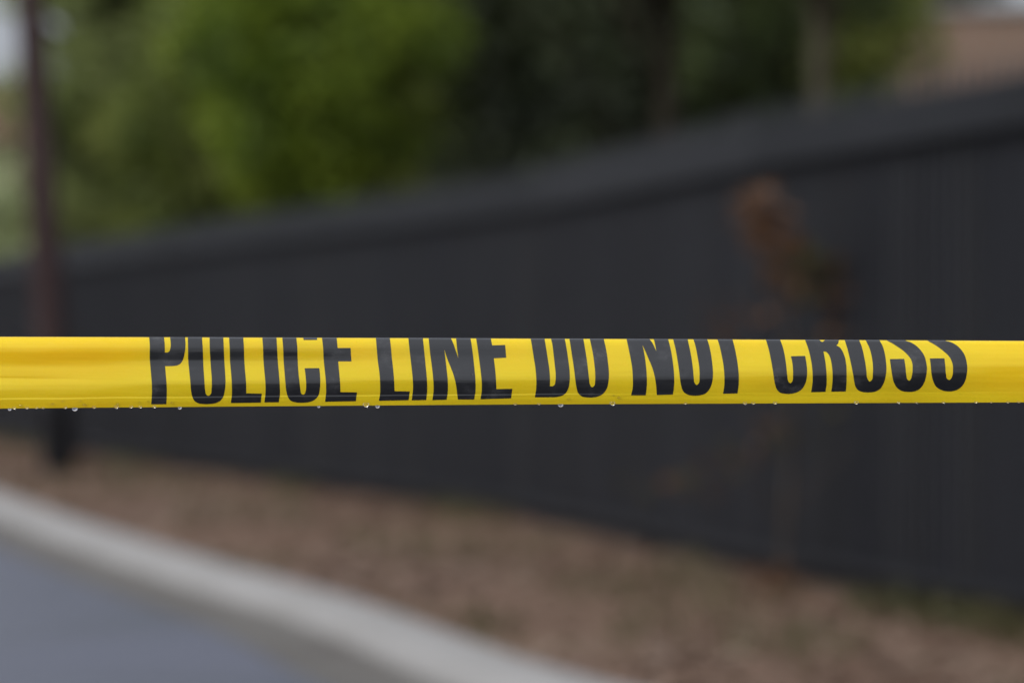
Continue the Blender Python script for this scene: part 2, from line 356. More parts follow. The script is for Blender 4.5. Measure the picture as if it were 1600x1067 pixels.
# ------------------------------------------------------------------ vegetation
def leaves(mb, c, rad, n, size, r_, sq=(1, 1, 1), aspect=.55):
    for _ in range(n):
        while True:
            p = Vector((r_.uniform(-1, 1), r_.uniform(-1, 1), r_.uniform(-1, 1)))
            if p.length < 1: break
        p = Vector((p.x * sq[0], p.y * sq[1], p.z * sq[2])) * rad
        s = size * r_.uniform(.6, 1.3)
        d_ = Vector((r_.gauss(0, 1), r_.gauss(0, 1), r_.gauss(0, .6) - .3)).normalized()
        w = d_.cross(Vector((r_.gauss(0, 1), r_.gauss(0, 1), r_.gauss(0, 1)))).normalized() * s * aspect * .5
        q = c + p; d_ = d_ * s
        mb.add([q, q + d_ * .45 + w, q + d_, q + d_ * .45 - w], [(0, 1, 2, 3)])
def tree(name, x, y, h, cz, crad, rz, nclump, nleaf, lsize, mat, bark, label, seed, trunk_r=.13, clump=.45, cat='tree', group=None, lean=0, ry=None, low=None):
    r_ = random.Random(seed)
    root = empty(name, (x, y, 0), label, cat, group)
    fol = MB(); tr = MB(); ry = ry or crad
    base = Vector((x, y, -.1)); top = Vector((x + lean, y, h * .92))
    pts = [base + (top - base) * t + Vector((r_.gauss(0, .05), r_.gauss(0, .05), 0)) * (t * 2) for t in [0, .06, .2, .4, .6, .8, 1]]
    tr.tube(spline(pts, 4), [trunk_r * (1.35 - .35 * min(1, i / 3)) * (1 - .75 * i / 24) for i in range(25)], 10, wob=.15)
    for k in range(nclump):
        a = r_.random() * 6.283; v = r_.uniform(-1, 1); e = math.sqrt(max(0, 1 - v * v)); rr = r_.random() ** .38 * (1 + .22 * noise.noise(Vector((math.cos(a) * 1.6, math.sin(a) * 1.6, v * 2 + seed))))
        c = Vector((x + lean * .7 + math.cos(a) * e * crad * rr, y + math.sin(a) * e * ry * rr, cz + v * rz * rr))
        if low and c.z < low: c.z = low + r_.random() * .4
        cr = clump * r_.uniform(.6, 1.35)
        leaves(fol, c, cr, int(nleaf * (cr / clump) ** 2), lsize, r_, (1, 1, .75))
        if k % 3 == 0:
            t = min(.95, max(.15, (c.z - rz * .35) / h)); st = base.lerp(top, t * .85)
            mid = st.lerp(c, .5) + Vector((0, 0, .12)); tr.tube([st, mid, c], [trunk_r * .33, trunk_r * .2, trunk_r * .07], 6)
    fol.build('crown', mat, root); tr.build('trunk', bark, root, True)
    return root
# far backdrop of woodland (reads as one dark mass)
r_ = random.Random(40); wd = MB()
for k in range(1250):
    x = r_.uniform(-7.3, 8); y = r_.uniform(63, 69); z = r_.random() * 10.5
    leaves(wd, Vector((x, y, z)), r_.uniform(.5, 1.0), 75, .32, r_, (1, 1, .8))
tag(wd.build('far_wood', M['leaf_dark']), 'dark dense woodland far behind the fence', kind='stuff', cat='woodland')

tree('grey_green_tree', wx(202, 46), 46, 8.5, 4.4, 1.35, 3.4, 165, 130, .13, M['leaf_grey'], M['bark'], 'tall soft grey-green tree nearest the wooden pole at the left', 3, low=.8)
tree('yellow_green_tree', wx(500, 38), 38, 6.5, 4.15, 1.25, 2.35, 120, 140, .12, M['leaf_bright'], M['bark'], 'bright yellow-green leafy tree left of centre above the fence', 12, low=.8)
tree('small_green_tree', wx(330, 42), 42, 5.5, 2.9, 1.15, 1.9, 80, 130, .12, M['leaf_mid'], M['bark'], 'small mid green tree low behind the fence between the grey-green and yellow-green trees', 21, low=.5)
tree('dark_evergreen_tree', wx(850, 41), 41, 10, 5.6, 1.15, 4.6, 170, 120, .14, M['leaf_dark'], M['bark_dark'], 'near black evergreen tree behind the middle of the fence', 33, low=.6)
tree('broadleaf_tree', wx(1035, 33), 33, 9.5, 6.7, 1.6, 2.5, 110, 110, .13, M['leaf_deep'], M['bark_dark'], 'dark green tree on a brown trunk right of the middle of the picture', 45, trunk_r=.15, lean=.1)
tree('broadleaf_tree', wx(1287, 30), 30, 9, 6.5, 1.3, 2.4, 90, 110, .13, M['leaf_deep'], M['bark'], 'green tree on a pale olive trunk just left of the brick building', 58, trunk_r=.15)
tree('understory_tree', wx(1140, 44), 44, 6, 3.1, 1.3, 2.3, 80, 120, .12, M['leaf_deep'], M['bark'], 'low dull green tree seen between the two bare trunks', 71, low=.6)
tree('understory_tree', wx(1355, 40), 40, 6, 3.6, .55, 2.4, 50, 120, .12, M['leaf_mid'], M['bark'], 'narrow vivid green tree against the edge of the brick building', 77, low=.6)
tree('pale_shrub', wx(-10, 58), 58, 3.6, 2.2, .95, 1.75, 80, 150, .13, M['leaf_pale'], M['bark'], 'pale green shrub at the far left edge behind the pole', 91, trunk_r=.06, cat='shrub')

tree('understory_tree', wx(1225, 37), 37, 7, 3.6, 1.0, 2.9, 70, 120, .12, M['leaf_deep'], M['bark_dark'], 'dark low tree behind the pale olive trunk', 83, low=.6)
tree('understory_tree', wx(985, 38), 38, 7, 3.4, 1.1, 2.9, 70, 120, .12, M['leaf_dark'], M['bark_dark'], 'blackish low tree just left of the brown trunk', 88, low=.6)

tree('leafy_tree', wx(618, 43), 43, 7, 3.9, .85, 2.6, 60, 120, .12, M['leaf_mid'], M['bark'], 'mid green tree at the dark gap, just right of the yellow-green tree', 95, low=.6)

# rust leaved sapling in front of the fence
D = 14.1
sap = empty('sapling', (wx(1222, D), D, 0), 'thin sapling with rust-orange leaves standing against the black fence at the right', 'sapling')
def sp(px, py, dy=0): return Vector((wx(px, D + dy), D + dy, wz(py, D + dy)))
tw = MB(); r_ = random.Random(5)
branches = [([(1222, 915), (1232, 760), (1240, 600), (1225, 470), (1198, 370), (1180, 290)], .012),
            ([(1240, 600), (1275, 540), (1315, 490), (1360, 455)], .006), ([(1225, 470), (1262, 430), (1290, 400)], .005),
            ([(1236, 690), (1180, 590), (1130, 510)], .006), ([(1230, 800), (1330, 690), (1395, 640)], .005), ([(1228, 820), (1160, 735), (1090, 745), (1020, 760)], .006)]
for pts, r0 in branches:
    p = spline([sp(a, b_, r_.uniform(-.1, .1)) for a, b_ in pts], 5); tw.tube(p, [r0 * (1 - .7 * i / len(p)) for i in range(len(p))], 6)
tw.build('stem', M['twig'], sap, True)
lf = MB()
for px, py, rad, n in [(1190, 320, .075, 60), (1205, 360, .09, 80), (1222, 410, .08, 40), (1180, 345, .06, 30), (1232, 455, .06, 16), (1335, 480, .09, 50), (1300, 455, .07, 24), (1130, 505, .09, 24), (1215, 500, .08, 10), (1190, 690, .07, 14), (1110, 740, .07, 10), (1060, 750, .05, 8)]:
    leaves(lf, sp(px, py), rad * 1.35, int(n * .8), .055, r_, (1, 1, 1), .6)
for k in range(26): leaves(lf, sp(1222 + r_.gauss(0, 30), 905 + r_.gauss(0, 8)), .05, 3, .05, r_)
lf.build('rust_leaves', M['leaf_rust'], sap)
lf = MB()
for px, py, rad, n in [(1000, 752, .07, 7), (1070, 745, .07, 8), (1140, 720, .08, 9), (1205, 690, .08, 10), (1270, 665, .07, 6), (1335, 645, .07, 4), (1250, 400, .07, 40), (1280, 420, .08, 50), (1262, 450, .06, 30)]: leaves(lf, sp(px, py), rad, n, .05, r_, (1, 1, 1), .6)
o = lf.build('olive_leaves', M['leaf_olive'], sap)

# ------------------------------------------------------------------ buildings
def window(root, cx, y, cz, w, h):
    mb = MB(); t = .07
    mb.box((cx, y, cz + h / 2 - t / 2), (w, .08, t)); mb.box((cx, y, cz - h / 2 + t / 2), (w, .08, t))
    for s in (-1, 1): mb.box((cx + s * (w / 2 - t / 2), y, cz), (t, .08, h - 2 * t - .002))
    mb.box((cx, y, cz), (.04, .05, h - 2 * t - .002))
    f = mb.build('window', M['win_frame'], root)
    g = MB(); g.box((cx, y + .03, cz), (w - 2 * t, .01, h - 2 * t)); g.build('pane', M['glass'], f)
D = 58
x0 = wx(1432, D); x1 = x0 + 14; top = wz(20, D)
bb = empty('brick_building', ((x0 + x1) / 2, D + 5, 0), 'flat roofed pinkish brick building at the top right behind the fence', 'building')
mb = MB(); mb.box(((x0 + x1) / 2, D + 5, top / 2), (x1 - x0, 10, top)); mb.build('wall', M['brick'], bb)
mb = MB(); mb.box(((x0 + x1) / 2, D + 5, top + .06), (x1 - x0 + .16, 10.16, .12), bev=.01); mb.build('coping', M['coping'], bb)
for k in range(4):
    window(bb, x0 + 3.2 + k * 2.9, D - .03, 4.3, 1.2, 1.5); window(bb, x0 + 3.2 + k * 2.9, D - .03, 1.5, 1.2, 1.5)
D = 74
xr = wx(42, D); xl = xr - 11; ev = wz(225, D); rg = wz(105, D)
hh = empty('house', ((xl + xr) / 2, D + 4, 0), 'reddish brown house at the far left edge behind the pole', 'house')
mb = MB(); mb.box(((xl + xr) / 2, D + 4, ev / 2), (xr - xl, 8, ev)); mb.build('wall', M['render_wall'], hh)
mb = MB(); e = .35
mb.add([(xl - e, D - e, ev), (xr + .1, D - e, ev), (xr + .1, D + 8 + e, ev), (xl - e, D + 8 + e, ev), (xl - e, D + 4, rg), (xr + .1, D + 4, rg)], [(0, 1, 5, 4), (2, 3, 4, 5), (0, 4, 3), (1, 2, 5), (3, 2, 1, 0)])
mb.build('roof', M['roof'], hh)
for k in range(3): window(hh, xr - 2.2 - k * 3, D - .03, 1.7, 1.2, 1.3)

# ------------------------------------------------------------------ the tape
def ytop(px): return 526.0 + 6.6 * ((px + 100) / 1700) ** 1.3 if px > -100 else 526.0
def ybot(px): return 638.2 - 8.0 * min(1, max(0, px) / 800) ** .9 * .8 - max(0, px - 800) * .0042
FK = [0, .02, .06, .12, .18, .24, .30, .36, .45, .55, .60, .65, .70, .78, .86, .90, .94, 1.0]
TH = {  # tilt of the surface in degrees, top to bottom (positive faces the sky)
 0:    [80, 58, 36, 22, 4, -14, -17, -8, 12, 10, 22, 20, 12, 0, -14, -18, -22, -25],
 350:  [80, 58, 34, 18, -2, -10, -8, 12, 20, 21, 18, 6, -8, -16, -24, -14, -28, -30],
 700:  [80, 58, 30, 18, 8, 10, 16, 20, 22, 18, 12, -3, -12, -18, -26, -14, -28, -30],
 1000: [80, 58, 32, 24, 22, 22, 22, 22, 20, 13, 4, -8, -12, -18, -24, -14, -26, -30],
 1300: [80, 58, 32, 28, 26, 25, 24, 22, 17, 2, -8, -12, -16, -20, -18, -12, -14, -24],
 1600: [80, 58, 30, 28, 24, 20, 14, 14, -2, -8, -12, -14, -20, -16, -14, -14, -18, -22]}
keys = sorted(TH)
def sm(t): return t * t * (3 - 2 * t)
def theta(px, f):
    q = min(max(px, keys[0]), keys[-1])
    i = max(k for k in range(len(keys) - 1) if keys[k] <= q) if q < keys[-1] else len(keys) - 2
    w = sm((q - keys[i]) / (keys[i + 1] - keys[i]))
    j = 0
    while j < len(FK) - 2 and FK[j + 1] <= f: j += 1
    t = sm(min(1, max(0, (f - FK[j]) / (FK[j + 1] - FK[j]))))
    g = lambda T: T[j] * (1 - t) + T[j + 1] * t
    a = g(TH[keys[i]]) * (1 - w) + g(TH[keys[i + 1]]) * w
    if a < 0: a *= .55
    a += 2.5 * noise.noise(Vector((px * .006, f * 3, 2.2))) * min(1, f * 6)
    e = min(1, max(0, (f - .05) * 12))
    a += 3.0 * noise.noise(Vector((px * .011, f * 19, 5.1))) * e                      # fine stretch wrinkles
    fc = .868 - .00002 * px + .010 * noise.noise(Vector((px * .01, 0, 7.7)))           # long crease above the lower edge
    a += 26 * math.exp(-((f - fc) / .011) ** 2) * (1 if px < 800 else max(.25, 1 - (px - 800) / 400))
    if px < 260: a -= 16 * math.exp(-((f - .56 - .0002 * px) / .014) ** 2) * min(1, (260 - px) / 200)
    return a
FR = [0, .004, .01, .02, .035, .05] + [.05 + .95 * k / 130 for k in range(1, 131)]      # rows on the front
CAP = 8; CAPF = .09                                                                       # rolled top edge
BACK = 12; FMIN = -.86
ROWS = [FMIN + (-CAPF - FMIN) * k / BACK for k in range(BACK)] + [-CAPF + CAPF * k / CAP for k in range(CAP)] + FR
def column(px):
    """list of world points for ROWS at this place along the tape"""
    h = ybot(px) - ytop(px); y0 = ytop(px)
    dep = [0.0]
    for a, b_ in zip(FR, FR[1:]):
        dep.append(dep[-1] - math.tan(R(theta(px, (a + b_) / 2))) * (b_ - a) * h)
    off = dep[len(dep) // 2]; dep = [q - off for q in dep]          # in pixels; middle of the strip in focus
    rc = 3.2; th0 = R(80); arc = []
    # circle joined tangentially to the front top
    for k in range(1, CAP + 1):
        a = th0 + (R(172) - th0) * k / CAP
        arc.append((y0 - rc * (math.sin(a) - math.sin(th0)), dep[0] + rc * (math.cos(th0) - math.cos(a))))
    yb, db = arc[-1]; back = []
    n = BACK; Lb = 80.0
    for k in range(1, n + 1):
        t = k / n; back.append((yb + Lb * t, db + 4 * t + 7 * math.sin(t * 2.6) + 2 * noise.noise(Vector((px * .004, t * 2, 9)))))
    prof = list(reversed(back)) + list(reversed(arc)) + [(y0 + f * h, q) for f, q in zip(FR, dep)]
    mpp = TAPE / FPX; out = []
    for y, q in prof:
        dd = TAPE + q * mpp; out.append(Vector((wx(px, dd), dd, wz(y, dd))))
    return out
STEP = 10; PX0, PX1 = -2200, 3800
cols = [PX0 + STEP * k for k in range((PX1 - PX0) // STEP + 1)]
grid = [column(p) for p in cols]; NR = len(ROWS); assert len(grid[0]) == NR
origin = Vector((0, TAPE, wz(580, TAPE)))
tape = mesh_obj('police_tape', [v - origin for c in grid for v in c],
                [(i * NR + j, i * NR + j + 1, (i + 1) * NR + j + 1, (i + 1) * NR + j) for i in range(len(cols) - 1) for j in range(NR - 1)], M['tape'], smooth=True)
tape.location = origin
tag(tape, 'wet yellow plastic barrier tape with black capitals stretched across the foreground', 'barrier tape')
def locate(px, f):
    i = min(len(cols) - 2, max(0, int((px - PX0) / STEP))); u = (px - cols[i]) / STEP
    j = 0
    while j < NR - 2 and ROWS[j + 1] <= f: j += 1
    w = (f - ROWS[j]) / (ROWS[j + 1] - ROWS[j])
    a, b_, c, d_ = grid[i][j], grid[i + 1][j], grid[i][j + 1], grid[i + 1][j + 1]
    p = a.lerp(b_, u).lerp(c.lerp(d_, u), w)
    n = (c - a).cross(b_ - a).normalized()
    if j >= BACK + CAP and n.y > 0: n = -n
    return p, n
# make sure the face normal used for the print looks outwards all the way round
_, ntest = locate(800, .5)
def outward(px, f):
    i = min(len(cols) - 2, max(0, int((px - PX0) / STEP)))
    j = min(NR - 2, max(0, max(k for k in range(NR) if ROWS[k] <= f + 1e-9)))
    def nrm(j):
        a, b_, c = grid[i][j], grid[i + 1][j], grid[i][j + 1]; return (c - a).cross(b_ - a).normalized()
    jm = min(NR - 2, j); n = nrm(jm) + nrm(max(0, jm - 1)); n.normalize()
    ref = nrm(BACK + CAP + 50); return n if ref.y < 0 else -n

# --- the lettering: outlines of the condensed capitals; a third value marks a sharp corner.
# rows above the top edge of the tape lie on the part folded away over the back
def V(y): return y
LET = []
def L_(outer, *holes): LET.append((outer, holes))
c = 1
L_([(230,470,c),(262,470),(277,473),(285,483),(288,500),(289.1,526.3),(289.8,535),(289.5,543.8),(288,553.8),(285.6,562.5),(282.5,567.5),(277.5,570.6),(270,571.8),(257.9,572,c),(259,585),(260.3,601),(260.6,616),(259.8,631.3,c),(236.3,631.5,c),(237.3,616),(237.3,602.5),(236.3,587.5),(235,572.5),(234,560),(234,538.8),(233.1,526.3)],
   [(254,489,c),(261,489),(264.5,495),(265.4,510),(265.6,526),(266.6,535),(266.3,543.8),(265,548),(262.5,550.4),(257.5,550.6,c),(257.4,540),(256.3,526.3),(255,505)])
L_([(293.4,526.3),(293.8,541.3),(294,560),(295.6,578.8),(297.5,597.5),(298.5,610),(300.6,620),(303.8,626),(308.8,629.4),(317.5,631),(328.8,630.9),(337.5,629.4),(343.8,626.3),(348,621.3),(351,611),(352.3,600),(351.9,585),(350.6,566),(349.8,547.5),(348.8,526.3),(347,500),(343,482),(335,473),(320,469),(304,473),(296,482),(293,500)],
   [(315.6,526.3),(316.9,547.5),(317.8,572.5),(319.4,595),(320.6,610),(321.9,615.6),(325.6,618.5),(329.4,615.6),(330.6,607.5),(331,595),(329.4,572.5),(327.9,547.5),(327.3,526),(326,500),(325,490),(320,486),(315.5,490),(314.8,500)])
L_([(356,470,c),(357,500),(357.9,526.3),(359,547.5),(359.4,563.8),(361.3,585),(362.3,602.5),(362.3,616),(360.6,629.6,c),(407.5,628.8,c),(409,614.8,c),(384.8,614.4,c),(384.4,597.5),(382.8,578.8),(381.6,560),(381,541),(380,526.3),(379,500),(378,470,c)])
L_([(407,470,c),(408.5,500),(409.8,526.9),(410.9,541),(411.5,560),(413,578.8),(414.8,600),(414.8,613.8),(413,628.5,c),(435.6,628.3,c),(437.3,616),(437,600),(435.9,585),(434,563.8),(433,545),(432,526.9),(430.5,500),(429,470,c)])
L_([(441,526.9),(442.3,541),(443,560),(444.4,578.8),(446,597.5),(448,613.8),(450.6,621.3),(453.8,625.6),(460,628),(471,629),(482.5,628),(491,624.8),(496.9,618.8),(499.6,608.8),(500.4,596),(500,586),(498.8,575,c),(476,575.3,c),(477.5,587.5),(478.4,600),(477.8,610),(475.6,615.6),(473.8,616.6),(471,615),(469.4,608.8),(468,597.5),(466,578.8),(465,560),(464.4,541),(463,527),(462,505),(463,492),(468,487),(472.5,491),(474,505),(473,520),(474.4,531.3,c),(495.5,531.3,c),(495,515),(494.5,500),(492,483),(483,472),(468,469),(451,473),(443,483),(440,500)])
L_([(500,470,c),(501.5,500),(503,526.9),(504.8,542.5),(505.6,560),(507.5,578.8),(509.4,600),(509.4,615),(507.8,627.5,c),(556,626.6,c),(557.8,612.8,c),(531.9,612.5,c),(531.5,600),(530,582.5),(528.4,564.6,c),(549,564.6,c),(547.8,543.5,c),(527.5,543.8,c),(526,527),(525,505),(524,489,c),(547,489,c),(546,470,c)])
L_([(581,470,c),(584,500),(587.2,527.7),(588.7,544.5),(590.2,562.5),(592.8,582),(594,600),(593.8,615),(592,626,c),(638.5,625,c),(640.3,611.3,c),(616.5,611,c),(616,598.5),(614.2,576),(611.8,555),(610.5,540),(609,527.7),(606,500),(603,470,c)])
L_([(632,470,c),(635,500),(638,527.7),(640,547.5),(642.3,567),(644.5,588),(645.3,606),(643.3,625.2,c),(666,624.8,c),(667.3,612),(667,594),(665.2,573),(662.8,549),(660.6,527.7),(657.5,500),(654.5,470,c)])
L_([(663,470,c),(666,500),(669.6,527.7),(671.8,549),(674.5,570),(676.8,591),(677.5,609),(675.6,625,c),(697.8,624.3,c),(699.6,612),(699.7,597),(697.8,576),(695.6,558),(694.3,546,c),(698.5,559.5),(704.5,574.5),(709.8,589.5),(712.8,603),(714.3,615),(715.5,624,c),(740.8,624,c),(742.8,612),(743,597),(741.3,576),(739,555),(736.8,538.5),(735,527.7),(732,500),(729,470,c),(706,470,c),(709,500),(712.5,527.7),(714,543),(716,559.5,c),(712,547.5),(708.3,537),(704.2,527.7),(696,500),(688,470,c)])
L_([(737,470,c),(740,500),(743.8,528),(746.2,543),(748.8,562.5),(751.3,582),(752.8,600),(752.5,612),(750.6,623.6,c),(798.6,622.2,c),(800.5,607.2,c),(775.5,607.8,c),(775,594),(773.5,576),(771.6,559.8,c),(791,558.8,c),(789.3,539,c),(769,539.6,c),(766.8,528),(764,505),(762,489,c),(785,489,c),(783,470,c)])
L_([(821,470,c),(825,500),(829.1,528.9),(831,539.2),(834,558.7),(836.8,577),(838,592.9),(837.7,607.5),(835.8,620.5,c),(856.6,620.5),(871.2,619.9),(878.5,617.9),(884.6,613),(888.2,606.3),(890,596.5),(890,580.7),(888.2,564.8),(885.8,547.8),(882.4,528.9),(878,500),(873,482),(866,473),(850,470)],
   [(846,489,c),(848,505),(850.8,528.9),(853.5,545.3),(856,561.2),(858.4,578.2),(859.4,592.9),(859.2,603.2,c),(863.9,603.2),(866.6,600.8),(867.9,595.3),(868.3,585.6),(866.9,570.9),(865,553.9),(862.7,536.8),(860.8,528.9),(858,505),(855,491)])
L_([(889.5,528.9),(891.3,539.2),(894.3,558.7),(897.4,579.5),(899.2,595.3),(901,606.3),(904,614.8),(909.6,619.3),(917.5,620.8),(927.2,620.7),(935.8,618.8),(943,614.2),(948,606.9),(950.8,595.3),(951.4,583),(950.2,568.5),(947.4,547.8),(943.3,529.3),(938,500),(931,481),(920,471),(905,469),(893,473),(886,484),(885,502)],
   [(911.4,528.9),(913.8,542.9),(916.9,562.4),(919.3,581.9),(920.5,592.9),(921.8,600.8),(925,605),(928.5,602.6),(929.9,595.3),(930,583),(928.2,564.8),(925,545.3),(921.4,528.9),(917,503),(914,491),(909,487),(906.5,492),(907.5,505)])
L_([(968,470,c),(973,500),(978.9,529.7),(981.8,542.8),(985,558.6),(987.7,574.3),(988.8,591.4),(988.4,607),(986,617.6,c),(1009,617.4,c),(1010.4,605.8),(1010.7,591.4),(1009.4,573),(1006.8,553.3),(1003.9,539.3,c),(1008,548),(1013.3,560.5),(1018.6,573),(1022.5,586.1),(1025,600.6),(1026.2,617,c),(1051.4,616.3,c),(1053,604.5),(1053.3,587.4),(1052,571.7),(1049.4,553.3),(1046,537.6),(1043.8,529.7),(1038,500),(1033,470,c),(1010,470,c),(1015,500),(1021.5,529.7),(1023.8,538.9),(1025.4,548.7,c),(1022.5,542.2),(1019.2,535.6),(1014.9,529.7),(1003,500),(993,470,c)])
L_([(1051.6,529.7),(1054.7,541.5),(1058,558.6),(1060.6,575.6),(1062.5,591.4),(1064.5,603.2),(1067.8,611.7),(1073.7,616),(1082.9,617.9),(1093.4,617.4),(1102.6,614.3),(1109,607),(1112.8,596.6),(1114,583.5),(1113,569),(1110.4,550.7),(1107.8,538.9),(1104.9,529.7),(1099,500),(1091,481),(1080,471),(1065,469),(1053,473),(1046,484),(1046,502)],
   [(1074.3,529.7),(1077,541.5),(1080.3,558.6),(1082.9,578.3),(1083.9,590),(1085.2,598),(1088.5,601.5),(1091.8,598.6),(1093,588.8),(1092.7,575.6),(1090,557.3),(1086.2,538.9),(1083.3,529.7),(1078,503),(1075,491),(1070,487),(1067.5,492),(1069,505)])
L_([(1115,500,c),(1120.9,529.7),(1124.2,540.2),(1127.5,554.6),(1130.4,570.4),(1131.8,587.4),(1131.7,601.9),(1129.7,615,c),(1152.2,614.6,c),(1153.8,604.5),(1154.4,588.8),(1153,571.7),(1150.5,556),(1147.2,540.2),(1144.3,529.7),(1138,500),(1135.5,489,c),(1152,489,c),(1149,470,c),(1095,470,c),(1098,489,c),(1113,489,c)])
L_([(1196.8,531.3),(1200,541.7),(1203.2,555),(1206.2,570.9),(1208.6,585.6),(1210.7,599),(1213.5,607.5),(1218.4,613),(1226.3,615),(1236,615),(1245.8,612.4),(1253,607.5),(1258,599.6),(1260.7,589.2),(1261,578.2),(1259.8,566),(1258,556,c),(1235.7,556.6,c),(1237.9,566),(1239,578.2),(1239,588),(1237.9,595.9),(1234.8,598.6),(1231.8,595.9),(1230.2,588),(1228.7,573.4),(1226.3,556.3),(1223.3,542.9),(1219.2,531.3),(1213,505),(1212,492),(1216,487),(1221,492),(1226,512,c),(1248,512,c),(1244,490),(1238,476),(1226,469),(1208,470),(1195,477),(1190,490),(1191,508)])
L_([(1243,470,c),(1250,502),(1258,531.3),(1262.3,542.9),(1265.9,556.3),(1268.4,569.7),(1269.6,583),(1269.6,596.5),(1267.4,612.6,c),(1289.7,612,c),(1291.5,600),(1291.5,585.6),(1290.3,570.9),(1288.5,558.7),(1286.6,549.2,c),(1290.3,549.6),(1294,552.7),(1297,558.7),(1299.4,568.5),(1300.7,579.5),(1300.9,592.9),(1300,603.8),(1298.8,611.8,c),(1321.6,611.4,c),(1322.6,599),(1322.8,583),(1322,568.5),(1319.5,556.3),(1315.9,547.8),(1311.6,542.3),(1306.7,539.6,c),(1309.4,536.8),(1310.6,531.3),(1310,515),(1305,495),(1298,480),(1287,472),(1270,470)],
   [(1271,489,c),(1275,510),(1280.9,531.7),(1284.8,534.4),(1288.4,531.7),(1287,512),(1284,498),(1280,490)])
L_([(1319.8,531.3),(1323.8,544),(1327.5,558.7),(1330.5,572),(1333,585.6),(1334.8,596.5),(1337,604.5),(1340.6,609.4),(1346.3,611.9),(1355,612.9),(1366.3,611.9),(1375,607.5),(1380.6,598.8),(1383.8,587.5),(1385,575),(1384,562.5),(1381.9,550),(1378.8,540),(1374.4,532),(1366,502),(1357,482),(1345,472),(1330,469),(1318,473),(1311,484),(1312,503)],
   [(1342.6,531.6),(1346.3,541.3),(1349.4,553.8),(1351.9,566.3),(1353.8,580),(1355.3,591.3),(1358.8,596),(1362.5,593),(1363.8,583.8),(1363.8,570),(1361.9,556.3),(1358,542.5),(1352.8,532),(1346,505),(1342,492),(1337,487),(1333.5,492),(1335,505)])
L_([(1390.4,561,c),(1391.9,572.5),(1393.8,585),(1396.3,596.3),(1400.6,604.4),(1407.5,610),(1417.5,612),(1428.8,611.3),(1437.5,606.9),(1443.8,598),(1447,587.5),(1448.3,576.3),(1446.9,565),(1443.8,555),(1438.8,547.5),(1431.3,540),(1423,535),(1414.4,532),(1402,520),(1395,506),(1394,494),(1399,488),(1405,492),(1409,507,c),(1431,507,c),(1426,488),(1418,475),(1404,469),(1386,471),(1374,480),(1371,495),(1374,515),(1385.6,532),(1393.8,536.3),(1402.5,541.9),(1411.3,548),(1417.5,553.8),(1422.5,560),(1425.4,567.5),(1426,576.3),(1425,586),(1423,592.5),(1420.6,594.8),(1418,593),(1416,585),(1414.8,573.8),(1412.9,560.6,c)])
L_([(1452.9,560,c),(1454.4,572.5),(1455.6,585),(1458,595),(1462.5,603.8),(1470,608.8),(1480,611.3),(1491.3,610.3),(1500.6,605.6),(1506.9,597.5),(1510.3,586.3),(1511.3,576.3),(1510,563.8),(1506.3,553),(1500.6,545),(1492.5,538),(1485,534.4),(1476.3,532),(1464,520),(1457,506),(1456,494),(1461,488),(1467,492),(1471,507,c),(1493,507,c),(1488,488),(1480,475),(1466,469),(1448,471),(1436,480),(1433,495),(1437,515),(1448.8,532),(1457.5,536.9),(1466.3,542.5),(1475,549.4),(1481.3,555),(1485.6,561.3),(1488.4,568.8),(1489,577.5),(1487.9,587.5),(1485.6,591.9),(1483,593.5),(1480,592),(1478,583.8),(1476.9,571),(1475.6,559.8,c)])
def smooth_loop(P):
    n = len(P); out = []
    for i in range(n):
        a, b_ = P[i], P[(i + 1) % n]; ca, cb = len(a) > 2, len(b_) > 2
        p1, p2 = Vector(a[:2]), Vector(b_[:2])
        p0 = 2 * p1 - p2 if ca else Vector(P[i - 1][:2]); p3 = 2 * p2 - p1 if cb else Vector(P[(i + 2) % n][:2])
        if ca and cb: out.append(p1); continue
        # centripetal-ish tangents so uneven spacing does not overshoot
        l = (p2 - p1).length
        def tang(q0, q1, q2):
            d0, d1 = (q1 - q0).length or 1e-6, (q2 - q1).length or 1e-6
            return ((q1 - q0) / d0 * d1 + (q2 - q1) / d1 * d0) / (d0 + d1)
        t1, t2 = tang(p0, p1, p2) * l, tang(p1, p2, p3) * l
        k = max(2, min(8, int(l / 1.6)))
        for s in range(k):
            t = s / k; out.append((2 * t ** 3 - 3 * t * t + 1) * p1 + (t ** 3 - 2 * t * t + t) * t1 + (-2 * t ** 3 + 3 * t * t) * p2 + (t ** 3 - t * t) * t2)
    return out
def to_f(px, y):
    y0 = ytop(px); return (y - y0) / (ybot(px) - y0) if y >= y0 else (y - y0) / 105.0
def letters_bm(shift):
    bm = bmesh.new()
    for outer, holes in LET:
        loops = [smooth_loop(outer)] + [smooth_loop(h) for h in holes]
        loops3 = [[Vector((p.x + 0.0, to_f(p.x, p.y) * 105, 0)) for p in lp] for lp in loops]
        flat = [v for lp in loops3 for v in lp]; vs_ = [bm.verts.new(v) for v in flat]
        for tri in tessellate_polygon(loops3):
            try: bm.faces.new([vs_[k] for k in tri])
            except ValueError: pass
    for f in ROWS[1:-1]:
        bmesh.ops.bisect_plane(bm, geom=bm.verts[:] + bm.edges[:] + bm.faces[:], dist=1e-5, plane_co=(0, f * 105, 0), plane_no=(0, 1, 0))
    for p in range(230, 1515, STEP):
        bmesh.ops.bisect_plane(bm, geom=bm.verts[:] + bm.edges[:] + bm.faces[:], dist=1e-5, plane_co=(p, 0, 0), plane_no=(1, 0, 0))
    return bm
bm = letters_bm(0)
flat_v = [v.co.copy() for v in bm.verts]; bm.verts.ensure_lookup_table()
flat_f = [[v.index for v in f.verts] for f in bm.faces]; bm.free()
